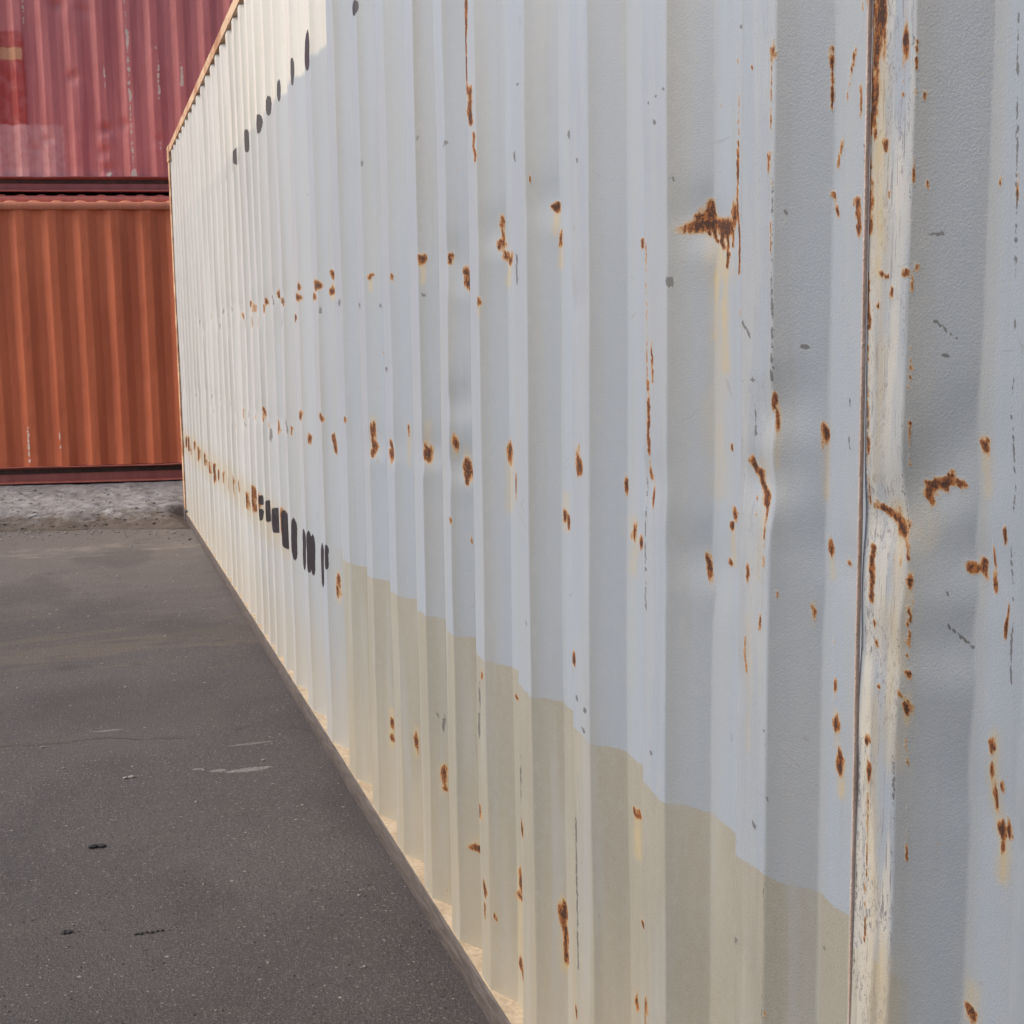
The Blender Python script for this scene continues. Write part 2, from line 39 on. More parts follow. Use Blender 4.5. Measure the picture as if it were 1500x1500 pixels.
DENT=[(1.546,1.579,1),(1.374,1.274,1),(1.343,1.351,0.7),(1.106,1.26,1.2),(1.051,1.298,1),(1.012,1.342,0.7),(1.011,1.228,0.9),(1.525,1.146,0.7),(1.235,1.192,0.8),(2.683,1.567,0.6),(2.693,1.166,0.7),(2.436,1.633,0.6),(2.964,1.177,0.6),(3.569,1.154,0.6),(3.305,1.165,0.5),(2.728,1.612,0.4),(2.141,1.661,0.5),(1.565,1.132,0.5),(1.683,1.249,0.5),(1.081,1.206,0.6),(1.03,1.141,0.7)]


# ------------------------------------------------------------ node helpers
class NT:
    def __init__(s, name):
        s.m = bpy.data.materials.new(name); s.m.use_nodes = True; s.t = s.m.node_tree
        s.b = s.t.nodes['Principled BSDF']; s.tc = s.t.nodes.new('ShaderNodeTexCoord').outputs['Object']
    def n(s, ty, **k):
        n = s.t.nodes.new(ty)
        for a, v in k.items(): setattr(n, a, v)
        return n
    def link(s, a, b):
        if isinstance(a, (int, float)): b.default_value = a
        elif isinstance(a, (tuple, list)): b.default_value = tuple(a) + ((1,) if len(b.default_value) == 4 and len(a) == 3 else ())
        else: s.t.links.new(a, b)
    def noise(s, scale, detail=3, vec=None, stretch=None, rough=.5, col=False, dist=0):
        n = s.n('ShaderNodeTexNoise'); n.inputs['Scale'].default_value = scale; n.inputs['Detail'].default_value = detail
        n.inputs['Roughness'].default_value = rough; n.inputs['Distortion'].default_value = dist
        v = vec or s.tc
        if stretch:
            mp = s.n('ShaderNodeMapping'); mp.inputs['Scale'].default_value = stretch; s.link(v, mp.inputs[0]); v = mp.outputs[0]
        s.link(v, n.inputs['Vector']); return n.outputs['Color' if col else 'Fac']
    def vor(s, scale, feature='F1', rnd=1, col=False):
        n = s.n('ShaderNodeTexVoronoi', feature=feature); n.inputs['Scale'].default_value = scale
        s.link(s.tc, n.inputs['Vector']); return n.outputs['Color' if col else 'Distance']
    def M(s, op, a, b=0, c=None, clamp=False):
        n = s.n('ShaderNodeMath', operation=op, use_clamp=clamp); s.link(a, n.inputs[0]); s.link(b, n.inputs[1])
        if c is not None: s.link(c, n.inputs[2])
        return n.outputs[0]
    def ramp(s, v, lo, hi, a=0., b=1.):
        n = s.n('ShaderNodeMapRange', clamp=True, interpolation_type='SMOOTHSTEP'); s.link(v, n.inputs[0])
        for i, x in enumerate((lo, hi, a, b)): s.link(x, n.inputs[i+1])
        return n.outputs[0]
    def mix(s, f, a, b, mode='MIX'):
        n = s.n('ShaderNodeMix', data_type='RGBA', blend_type=mode); s.link(f, n.inputs[0]); s.link(a, n.inputs[6]); s.link(b, n.inputs[7])
        return n.outputs[2]
    def attr(s, name): return s.n('ShaderNodeAttribute', attribute_name=name).outputs['Fac']
    def sep(s):
        n = s.n('ShaderNodeSeparateXYZ'); s.link(s.tc, n.inputs[0]); return n.outputs
    def bump(s, h, dist, strength=1., nrm=None):
        n = s.n('ShaderNodeBump'); n.inputs['Distance'].default_value = dist; s.link(strength, n.inputs['Strength']); s.link(h, n.inputs['Height'])
        if nrm: s.link(nrm, n.inputs['Normal'])
        return n.outputs[0]
    def out(s, col, rough, nrm=None, spec=.5):
        s.link(col, s.b.inputs['Base Color']); s.link(rough, s.b.inputs['Roughness']); s.b.inputs['Specular IOR Level'].default_value = spec
        if nrm: s.link(nrm, s.b.inputs['Normal'])
        return s.m

YC = 4.9        # the white container's base point lies at y = YC

def mat_white():
    N = NT('weathered white container paint'); X, Y, Z = N.sep()[0:3]
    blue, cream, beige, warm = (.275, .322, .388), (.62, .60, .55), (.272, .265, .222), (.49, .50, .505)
    wig = N.noise(14, 3); wig2 = N.noise(120, 2)
    # bluish repaint up close; the far end's warm, brighter light is painted in
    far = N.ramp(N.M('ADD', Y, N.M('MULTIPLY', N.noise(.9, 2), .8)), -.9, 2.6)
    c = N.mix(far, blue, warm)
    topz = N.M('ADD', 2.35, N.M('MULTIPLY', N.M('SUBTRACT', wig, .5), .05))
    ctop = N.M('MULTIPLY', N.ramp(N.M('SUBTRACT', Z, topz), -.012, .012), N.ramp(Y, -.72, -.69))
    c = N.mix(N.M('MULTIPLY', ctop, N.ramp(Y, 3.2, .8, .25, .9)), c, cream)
    # repaint edge with older beige paint below
    zb = N.M('ADD', .80, N.M('ADD', N.M('MULTIPLY', N.M('SUBTRACT', wig, .5), .022), N.M('MULTIPLY', N.M('SUBTRACT', wig2, .5), .007)))
    zb = N.M('SUBTRACT', zb, N.M('MULTIPLY', N.ramp(Y, -2.2, -.6), .03))
    old = N.M('MULTIPLY', N.ramp(N.M('SUBTRACT', Z, zb), .0018, -.0018), N.M('MULTIPLY', N.ramp(Y, -.55, -.85), N.ramp(Y, -3.835, -3.805)))
    c = N.mix(old, c, beige)
    c = N.mix(N.M('MULTIPLY', old, N.ramp(N.noise(330, 2, rough=.8), .45, .65, 0, .35)), c, (.20, .18, .14))
    c = N.mix(N.M('MULTIPLY', old, N.ramp(N.noise(4, 4, stretch=(1, 2, .6)), .48, .66, 0, .5)), c, (.32, .31, .265))
    # bluer remains inside the old paint, tan dirt stretched downwards
    s1 = N.noise(5, 3, stretch=(1, 3.2, .25)); s2 = N.noise(9, 3, stretch=(2, 6, .22))
    c = N.mix(N.M('MULTIPLY', N.M('MULTIPLY', old, N.ramp(s1, .5, .68)), .55), c, (.30, .335, .385))
    c = N.mix(N.M('MULTIPLY', N.ramp(s1, .42, .72), .22), c, (.36, .335, .26))
    c = N.mix(N.M('MULTIPLY', N.ramp(s2, .55, .75), .18), c, (.25, .235, .195))
    c = N.mix(N.M('MULTIPLY', N.attr('grime_shade'), .42), c, (.205, .205, .185))  # dirt and rib shade mixed into the paint colour
    # splash dirt near the ground
    low = N.M('MULTIPLY', N.ramp(N.M('ADD', Z, N.M('MULTIPLY', N.M('SUBTRACT', s2, .5), .5)), .62, .12), .42)
    c = N.mix(low, c, (.40, .33, .22))
    g = N.noise(620, 1); g2 = N.noise(55, 2)
    c = N.mix(N.ramp(g, .35, .65, 0, .20), c, (.36, .37, .38))
    c = N.mix(N.ramp(g2, .45, .8, 0, .16), c, (.35, .36, .37))
    # scuffed high ribs
    sc = N.noise(210, 4, stretch=(1, 1.2, .50), rough=.8, dist=.6); sc2 = N.noise(110, 3, stretch=(1, 2, .10), rough=.7)
    scf = N.M('MULTIPLY', N.attr('scuff'), N.M('MAXIMUM', N.M('MULTIPLY', N.ramp(sc, .53, .60), N.ramp(N.noise(18, 2), .42, .56)), N.ramp(sc2, .60, .64)))
    wh = N.M('MULTIPLY', N.attr('scuff'), N.ramp(N.noise(22, 3, stretch=(1, 2, .2)), .4, .6))
    c = N.mix(N.M('MULTIPLY', wh, .6), c, (.50, .485, .44))
    c = N.mix(N.M('MULTIPLY', scf, .78, clamp=True), c, (.19, .19, .21))
    for st_, gt, sc_ in (((1, .9, .35), .60, 3.1), ((1, .25, 1.), .63, 4.3), ((1, .5, .6), .60, 6.)):
        hl = N.M('ABSOLUTE', N.M('SUBTRACT', N.noise(sc_, 2, stretch=st_, dist=1.2), .5))
        hm = N.M('MULTIPLY', N.ramp(hl, .0022, .0008), N.ramp(N.noise(3.3*sc_, 3), gt, gt+.06))
        c = N.mix(N.M('MULTIPLY', N.M('MULTIPLY', hm, .42), N.ramp(Y, -1.5, -2.6)), c, (.20, .20, .21))
    # stains, rust
    n1 = N.noise(230, 3, rough=.6); n2 = N.noise(75, 3, stretch=(1, 1, .3), rough=.65)
    st = N.M('MULTIPLY', N.attr('stain'), N.ramp(n2, .25, .7, .45, 1.1), clamp=True)
    c = N.mix(st, c, (.40, .33, .20))
    n3 = N.noise(130, 3, stretch=(1, 1.4, .45), rough=.7)
    rr = N.M('ADD', N.attr('rust'), N.M('MULTIPLY', N.M('SUBTRACT', N.M('ADD', N.M('MULTIPLY', n1, .35), N.M('ADD', N.M('MULTIPLY', n2, .25), N.M('MULTIPLY', n3, .4))), .52), 1.9))
    rr = N.M('MULTIPLY', rr, N.ramp(N.attr('rust'), .10, .42))
    speck = N.M('MULTIPLY', N.ramp(N.noise(38, 2), .765, .80), .35)
    rr2 = N.M('MAXIMUM', rr, speck)
    c = N.mix(N.ramp(N.attr('rust'), .08, .75, 0, .7), c, (.45, .31, .15))
    c = N.mix(N.ramp(rr2, .06, .40, 0, .7), c, (.36, .22, .10))
    c = N.mix(N.ramp(rr2, .32, .62), c, N.mix(N.ramp(n3, .4, .6), (.26, .095, .026), (.14, .048, .020)))
    c = N.mix(N.ramp(N.M('ADD', rr, N.M('MULTIPLY', N.M('SUBTRACT', n1, .5), .9)), .62, .95), c, (.055, .024, .016))
    ch = N.M('ADD', N.attr('chip'), N.M('MULTIPLY', N.M('SUBTRACT', n1, .5), 1.1))
    chm = N.M('MULTIPLY', N.ramp(ch, .38, .56), N.ramp(N.attr('chip'), .05, .2))
    c = N.mix(N.M('MULTIPLY', chm, .8), c, (.085, .085, .085))
    bl = N.M('ADD', N.attr('black'), N.M('MULTIPLY', N.M('SUBTRACT', N.noise(90, 3), .5), .25))
    blm = N.ramp(bl, .46, .53)
    c = N.mix(blm, c, (.022, .018, .024))
    rough = N.M('ADD', .42, N.M('MULTIPLY', N.ramp(rr2, .2, .5), .45))
    hg = N.noise(420, 2, rough=.7)
    h = N.M('ADD', N.M('MULTIPLY', hg, .8), N.M('MULTIPLY', N.M('MULTIPLY', N.attr('rust'), hg), 2.5))
    return N.out(c, rough, N.bump(h, .0011, .5), .35)

def mat_paint(name, c1, c2, streak=(.30, .18, .10), rough=.5, zone=None, dirt=.3):
    N = NT(name); 
    s1 = N.noise(3, 4, stretch=(3, 3, .25)); s2 = N.noise(14, 5, stretch=(3, 3, .3), rough=.65)
    c = N.mix(N.ramp(s1, .35, .68), c1, c2)
    if zone: c = zone(N, c)
    c = N.mix(N.M('MULTIPLY', N.ramp(s2, .55, .75), dirt), c, streak)
    c = N.mix(N.ramp(N.noise(150, 3), .4, .7, 0, .16), c, (c1[0]*.35, c1[1]*.35, c1[2]*.35))
    pe = N.M('ADD', N.attr('rust'), N.M('MULTIPLY', N.M('SUBTRACT', N.noise(45, 4, stretch=(1, 1, .4)), .5), .9))
    c = N.mix(N.M('MULTIPLY', N.ramp(pe, .36, .5), N.ramp(N.attr('rust'), .05, .2)), c, (.62, .50, .40))
    return N.out(c, rough, N.bump(N.noise(30, 4), .004, .3), .35)

def zone_mauve(N, c):
    X, Y, Z = N.sep()[0:3]
    wg = N.M('MULTIPLY', N.M('SUBTRACT', N.noise(9, 3), .5), .05)
    Xw = N.M('ADD', X, wg); Zw = N.M('ADD', Z, wg)
    pale = N.M('MULTIPLY', N.ramp(Zw, .72, .69), N.ramp(Xw, -.04, -.07))
    c = N.mix(N.M('MULTIPLY', N.M('MULTIPLY', pale, .8), N.ramp(N.noise(11, 4), .25, .6, .45, 1)), c, (.70, .37, .34))
    red = N.M('MULTIPLY', N.M('MULTIPLY', N.ramp(Zw, .69, .72), N.ramp(Zw, 1.68, 1.65)), N.ramp(Xw, -.39, -.42))
    c = N.mix(N.M('MULTIPLY', red, N.ramp(N.noise(7, 4), .3, .6, .45, .9)), c, (.42, .045, .032))
    stripe = N.M('MULTIPLY', N.M('MULTIPLY', N.ramp(Zw, 1.37, 1.39), N.ramp(Zw, 1.51, 1.49)), N.ramp(Xw, -.41, -.44))
    c = N.mix(N.M('MULTIPLY', stripe, .85), c, (.62, .34, .17))
    return c

def mat_simple(name, c1, c2, scale=20, rough=.7, stretch=None, bd=.003, bs=.5, spec=.3):
    N = NT(name); n = N.noise(scale, 5, stretch=stretch, rough=.65); n2 = N.noise(scale*7, 3)
    c = N.mix(N.ramp(n, .35, .65), c1, c2); c = N.mix(N.ramp(n2, .4, .7, 0, .3), c, tuple(v*.4 for v in c1))
    return N.out(c, rough, N.bump(N.M('ADD', n, n2), bd, bs), spec)

def mat_asphalt():
    N = NT('worn asphalt'); X, Y, Z = N.sep()[0:3]
    big = N.noise(.8, 4); mid = N.noise(4, 5, stretch=(.5, 1.6, 1), rough=.6)
    c = N.mix(N.ramp(big, .35, .65), (.078, .069, .069), (.108, .096, .094))
    c = N.mix(N.M('MULTIPLY', N.ramp(mid, .5, .75), .4), c, (.125, .100, .082))
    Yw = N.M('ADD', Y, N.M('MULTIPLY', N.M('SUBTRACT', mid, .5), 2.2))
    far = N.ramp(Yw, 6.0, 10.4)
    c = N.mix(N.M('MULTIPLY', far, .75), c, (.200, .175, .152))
    sand = N.M('MULTIPLY', N.ramp(N.M('ABSOLUTE', N.M('SUBTRACT', Yw, 9.6)), .22, .06), N.ramp(N.noise(6, 4), .35, .6))
    c = N.mix(N.M('MULTIPLY', sand, .6), c, (.30, .26, .22))
    tan = N.M('MULTIPLY', N.ramp(N.M('ABSOLUTE', N.M('SUBTRACT', Yw, 6.45)), .35, .05), .35)
    c = N.mix(tan, c, (.19, .145, .10))
    pt = N.noise(1.7, 3, stretch=(1, .5, 1)); c = N.mix(N.ramp(pt, .52, .62, 0, .35), c, (.050, .045, .046))
    oil = N.noise(2.6, 4, rough=.65); c = N.mix(N.ramp(oil, .62, .72, 0, .45), c, (.036, .032, .034))
    # aggregate
    for (cx, cy, wx, wy, f_) in ((.46, 4.335, .085, .022, .6), (.36, 4.36, .03, .015, .6), (.30, 4.40, .02, .012, .5), (.50, 4.62, .09, .012, .35), (.02, 4.98, .06, .012, .45)):
        q = N.M('ADD', N.M('POWER', N.M('DIVIDE', N.M('SUBTRACT', X, cx), wx), 2), N.M('POWER', N.M('DIVIDE', N.M('SUBTRACT', Y, cy), wy), 2))
        q = N.M('ADD', q, N.M('MULTIPLY', N.M('SUBTRACT', N.noise(60, 3), .5), 1.6))
        c = N.mix(N.M('MULTIPLY', N.ramp(q, 1.1, .5), f_), c, (.36, .34, .33))
    a1 = N.noise(260, 3, rough=.7); a2 = N.noise(120, 4, rough=.7)
    c = N.mix(N.ramp(a1, .50, .64, 0, .75), c, (.030, .025, .027))
    c = N.mix(N.ramp(N.noise(110, 4, rough=.75), .5, .66, 0, .5), c, (.045, .038, .038))
    c = N.mix(N.ramp(N.noise(150, 3, rough=.75), .45, .36, 0, .6), c, (.20, .19, .188))
    v = N.vor(75); vc = N.vor(75, col=True)
    sp = N.n('ShaderNodeSeparateColor'); N.link(vc, sp.inputs[0])
    stone = N.M('MULTIPLY', N.ramp(v, .30, .18), N.ramp(sp.outputs[0], .90, .95))
    c = N.mix(N.M('MULTIPLY', stone, .55), c, (.34, .32, .31))
    hole = N.M('MULTIPLY', N.ramp(v, .32, .2), N.ramp(sp.outputs[1], .95, .97))
    c = N.mix(N.M('MULTIPLY', hole, .8), c, (.016, .014, .015))
    v2 = N.vor(26); vc2 = N.vor(26, col=True); sp2 = N.n('ShaderNodeSeparateColor'); N.link(vc2, sp2.inputs[0])
    st2 = N.M('MULTIPLY', N.ramp(v2, .16, .08), N.ramp(sp2.outputs[0], .92, .95))
    c = N.mix(N.M('MULTIPLY', st2, .6), c, (.42, .39, .36))
    # a thin crack running across
    cr = N.M('ABSOLUTE', N.M('SUBTRACT', N.M('ADD', Y, N.M('ADD', N.M('MULTIPLY', X, .10), N.M('MULTIPLY', N.M('SUBTRACT', N.noise(3, 5), .5), .35))), 4.84))
    crm = N.M('MULTIPLY', N.ramp(cr, .018, .004), N.ramp(N.noise(5, 3), .4, .55))
    c = N.mix(N.M('MULTIPLY', crm, .3), c, (.03, .026, .026))
    h = N.M('ADD', N.M('MULTIPLY', a1, -.8), N.M('ADD', N.M('MULTIPLY', a2, 1.0), N.M('ADD', N.M('MULTIPLY', stone, .5), N.M('MULTIPLY', hole, -1.2))))
    h = N.M('SUBTRACT', h, N.M('MULTIPLY', crm, 1.5))
    return N.out(c, .85, N.bump(h, .006, 1.), .25)

def mat_rubble():
    N = NT('broken concrete rubble'); X, Y, Z = N.sep()[0:3]
    n = N.noise(9, 6, rough=.65); n2 = N.noise(60, 5, rough=.7)
    c = N.mix(N.ramp(n, .35, .65), (.22, .205, .195), (.34, .325, .32))
    c = N.mix(N.ramp(N.M('ADD', Z, N.M('MULTIPLY', N.M('SUBTRACT', n, .5), .16)), .155, .06, 0, .85), c, (.095, .070, .052))
    c = N.mix(N.ramp(n2, .5, .75, 0, .35), c, (.12, .105, .095))
    return N.out(c, .92, N.bump(N.M('ADD', n, N.M('MULTIPLY', n2, .6)), .03, .9), .2)

MW = mat_white()
MTAN = mat_simple('tan dirt on steel', (.36, .285, .195), (.46, .375, .27), 12, .9)
MRAIL = mat_simple('scraped grey brown steel', (.075, .062, .058), (.135, .115, .110), 30, .6, (1, .4, 3))
MRUSTRAIL = mat_simple('rusty orange rail paint', (.33, .15, .075), (.58, .42, .28), 6, .65, (1, .5, 1))
MLOW = mat_paint('brick red container paint', (.64, .160, .064), (.54, .125, .050), (.22, .06, .035), .5)
MLOWR = mat_paint('dark brick red rail paint', (.40, .12, .09), (.32, .09, .07), (.12, .04, .03), .5)
MTOPR = mat_paint('light brick red rail paint', (.60, .20, .11), (.50, .17, .09), (.22, .09, .05), .5)
MUP = mat_paint('faded maroon container paint', (.62, .215, .195), (.50, .150, .140), (.22, .09, .09), .5, zone_mauve)
MUPR = mat_paint('dark maroon rail paint', (.34, .11, .10), (.28, .09, .085), (.09, .04, .04), .5)
MBK = mat_paint('coral red rail paint', (.68, .22, .16), (.56, .18, .14), (.22, .1, .1), .5)
MDARK = mat_simple('dark primed steel', (.05, .035, .03), (.08, .05, .04), 12, .8)
MASP = mat_asphalt(); MRUB = mat_rubble()
MPEB = mat_simple('grey stone', (.30, .28, .26), (.17, .155, .14), 60, .9)
MTAR = mat_simple('black tar', (.012, .011, .012), (.03, .028, .028), 80, .7)

# ------------------------------------------------------------ object helpers
def link(o, parent=None):
    scene.collection.objects.link(o)
    if parent: o.parent = parent
    return o
def mesh(name, V, F, mat, parent=None, smooth=False, attrs=None):
    me = bpy.data.meshes.new(name); V = np.asarray(V, np.float32)
    if isinstance(F, np.ndarray) and F.ndim == 2:
        me.vertices.add(len(V)); me.vertices.foreach_set('co', V.ravel())
        me.loops.add(F.size); me.loops.foreach_set('vertex_index', F.ravel().astype(np.int32))
        me.polygons.add(len(F)); me.polygons.foreach_set('loop_start', np.arange(0, F.size, F.shape[1], dtype=np.int32))
        me.update(calc_edges=True)
    else: me.from_pydata([tuple(v) for v in V.tolist()], [], F); me.update()
    if smooth: me.polygons.foreach_set('use_smooth', np.ones(len(me.polygons), bool))
    for k, v in (attrs or {}).items():
        at = me.attributes.new(k, 'FLOAT', 'POINT'); at.data.foreach_set('value', np.asarray(v, np.float32).ravel())
    me.materials.append(mat); o = bpy.data.objects.new(name, me); return link(o, parent)
def box(b, x0, x1, y0, y1, z0, z1):
    i = len(b[0]); b[0].extend([(x, y, z) for x in (x0, x1) for y in (y0, y1) for z in (z0, z1)])
    b[1].extend([tuple(i+k for k in f) for f in ((0, 1, 3, 2), (4, 6, 7, 5), (0, 4, 5, 1), (2, 3, 7, 6), (0, 2, 6, 4), (1, 5, 7, 3))])
def boxes(name, L, mat, parent, bevel=0):
    b = ([], []); 
    for l in L: box(b, *l)
    o = mesh(name, b[0], b[1], mat, parent)
    if bevel:
        md = o.modifiers.new('bevel', 'BEVEL'); md.width = bevel; md.segments = 2; md.limit_method = 'ANGLE'
    return o
def empty(name, loc, rz, label, cat, group=None):
    o = bpy.data.objects.new(name, None); o.location = loc; o.rotation_euler = (0, 0, rz)
    o['label'] = label; o['category'] = cat
    if group: o['group'] = group
    return link(o)
_tab = rng.random((256, 256))
def vnoise(u, v):
    u = np.asarray(u, float); v = np.asarray(v, float); i = np.floor(u).astype(int); j = np.floor(v).astype(int); a = u-i; b = v-j
    a = a*a*(3-2*a); b = b*b*(3-2*b); T = lambda p, q: _tab[p % 256, q % 256]
    return (T(i, j)*(1-a)+T(i+1, j)*a)*(1-b)+(T(i, j+1)*(1-a)+T(i+1, j+1)*a)*b - .5
def fbm(u, v, o=4): return sum(vnoise(u*2**k+17*k, v*2**k+31*k)/2**k for k in range(o))
def field(Y, Z, marks, k=.69, rag=1.5):
    """max over capsules of exp(-k r^2); Y 1-D, Z 1-D -> 2-D"""
    out = np.zeros((len(Z), len(Y)), np.float32)
    for (ya, za, yb, zb, ry, rz, s) in marks:
        c = 2.9; lo, hi = min(ya, yb)-c*ry, max(ya, yb)+c*ry; zl, zh = min(za, zb)-c*rz, max(za, zb)+c*rz
        iy = np.where((Y >= lo) & (Y <= hi))[0]; iz = np.where((Z >= zl) & (Z <= zh))[0]
        if not len(iy) or not len(iz): continue
        Yw, Zw = np.meshgrid(Y[iy], Z[iz]); q = ya*37+za*91; L_ = max(ry, min(rz, 5*ry))
        n1 = fbm(Yw/(ry*1.9)+q, Zw/(L_*1.9)+q, 3); n2 = fbm(Yw/(ry*1.9)+q+40, Zw/(L_*1.9)+q+11, 3)
        yy = Yw/ry+n1*rag; zz = Zw/rz+n2*rag; ax, az, bx, bz = ya/ry, za/rz, yb/ry, zb/rz
        dx, dz = bx-ax, bz-az; L = dx*dx+dz*dz
        t = np.clip(((yy-ax)*dx+(zz-az)*dz)/L, 0, 1) if L > 0 else 0
        r2_ = (yy-ax-t*dx)**2+(zz-az-t*dz)**2
        v = s*np.exp(-k*r2_)
        if abs(zb-za) > 8*ry and s < .98 and rag > .5: v *= np.clip(.80+1.3*(vnoise(Z[iz]*55, Z[iz]*0+ya*91)+.6*vnoise(Z[iz]*170, Z[iz]*0+ya*57)), .05, 1.1)[:, None]
        sub = out[iz[0]:iz[-1]+1, iy[0]:iy[-1]+1]; np.maximum(sub, v, out=sub)
    return out

# ------------------------------------------------------------ the white container
D = .7442; HT = 2.977; RAILT = .095
NE = [-1.17+.2824*i for i in range(8)]+[1.089,1.348,1.63,1.915,2.209,2.50,2.737,2.98,3.277,3.59,3.92,4.33,4.73,5.12,5.38,5.65,5.87,6.095,6.344,6.6,6.916,7.16,7.41,7.71,8.02,8.33,8.63,8.92,9.21,9.50,9.79,10.08,10.36,10.62,10.86]
r_ = random.Random(3)
for k, y in enumerate(NE):           # the far part: the same rows of small dents and rust on every rib
    if y < 4.9: continue
    f = min(1, max(0, (y-4.9)/4))
    for zc, pr in ((1.61, .9), (1.53, .75), (1.12, .85), (1.05, .5)):
        if r_.random() < pr:
            s = r_.uniform(.45, 1.0)*(1-.45*f); yy = y+r_.uniform(-.02, .06); zz = zc+r_.uniform(-.02, .02)
            (RUST if r_.random() < .6-.35*f else CHIP).append((yy, zz, yy+r_.uniform(-.01, .01), zz-.02, r_.uniform(.012, .022), r_.uniform(.008, .02), s))
            DENT.append((yy, zz, .5))
    if y > 5.3:                       # rusted row of faded characters
        for q in range(3):
            yy = y-.09+.09*q+r_.uniform(-.015, .015); zc = .685+r_.uniform(-.03, .03)
            RUST.append((yy, zc+r_.uniform(.0, .05), yy, zc-r_.uniform(.0, .05), r_.uniform(.013, .024), .018, r_.uniform(.8, 1.15)))
        STAIN.append((y, .72, y-.05, .62, .09, .06, .6)); STAIN.append((y-.12, .72, y-.15, .62, .09, .06, .5))
    if y > 6.3: CHIP.append((y+.02, 2.33+r_.uniform(-.02, .02), y+.02, 2.27, .02, .012, .7*(1-.5*f)))
DENT += [(1.13, 1.13, .4), (1.2, .98, .4), (1.45, 1.03, .5), (.97, 1.0, .7), (2.7, 1.3, .5), (2.0, 1.5, .5)]
white = empty('shipping_container', (D+1.22, YC, 0), 0, 'long white ribbed shipping container with rust spots filling the right of the alley', 'container')
OX, OY = D+1.22, YC

def path(a, b, step):
    """y coordinates and depth of the folded sheet between a and b"""
    ys, ds, kd, ts = [], [], [], []
    for k, (p, q) in enumerate(zip(NE, NE[1:])):
        s = (q-p)/.278; st = [0, .071*s, .139*s, .208*s, .278*s]; dd = [0, 0, .036, .036, 0]
        for g in range(4):
            y0, y1 = p+st[g], p+st[g+1]
            if y1 <= a or y0 >= b: continue
            y0c, y1c = max(y0, a), min(y1, b)
            h = step*(2.5 if g == 1 else 1); n = max(3, int((y1c-y0c)/h))
            t = np.linspace(0, 1, n+1)
            e_ = min(.003, (y1c-y0c)/8)
            yy = np.unique(np.concatenate([y0c+(y1c-y0c)*t[:-1], [y0c+e_, y1c-e_]]))
            ys.append(yy); tt = (yy-y0)/(y1-y0); ds.append(dd[g]+(dd[g+1]-dd[g])*tt); kd.append(np.full(len(yy), g)); ts.append(tt)
    return np.concatenate(ys), np.concatenate(ds), np.concatenate(kd), np.concatenate(ts)

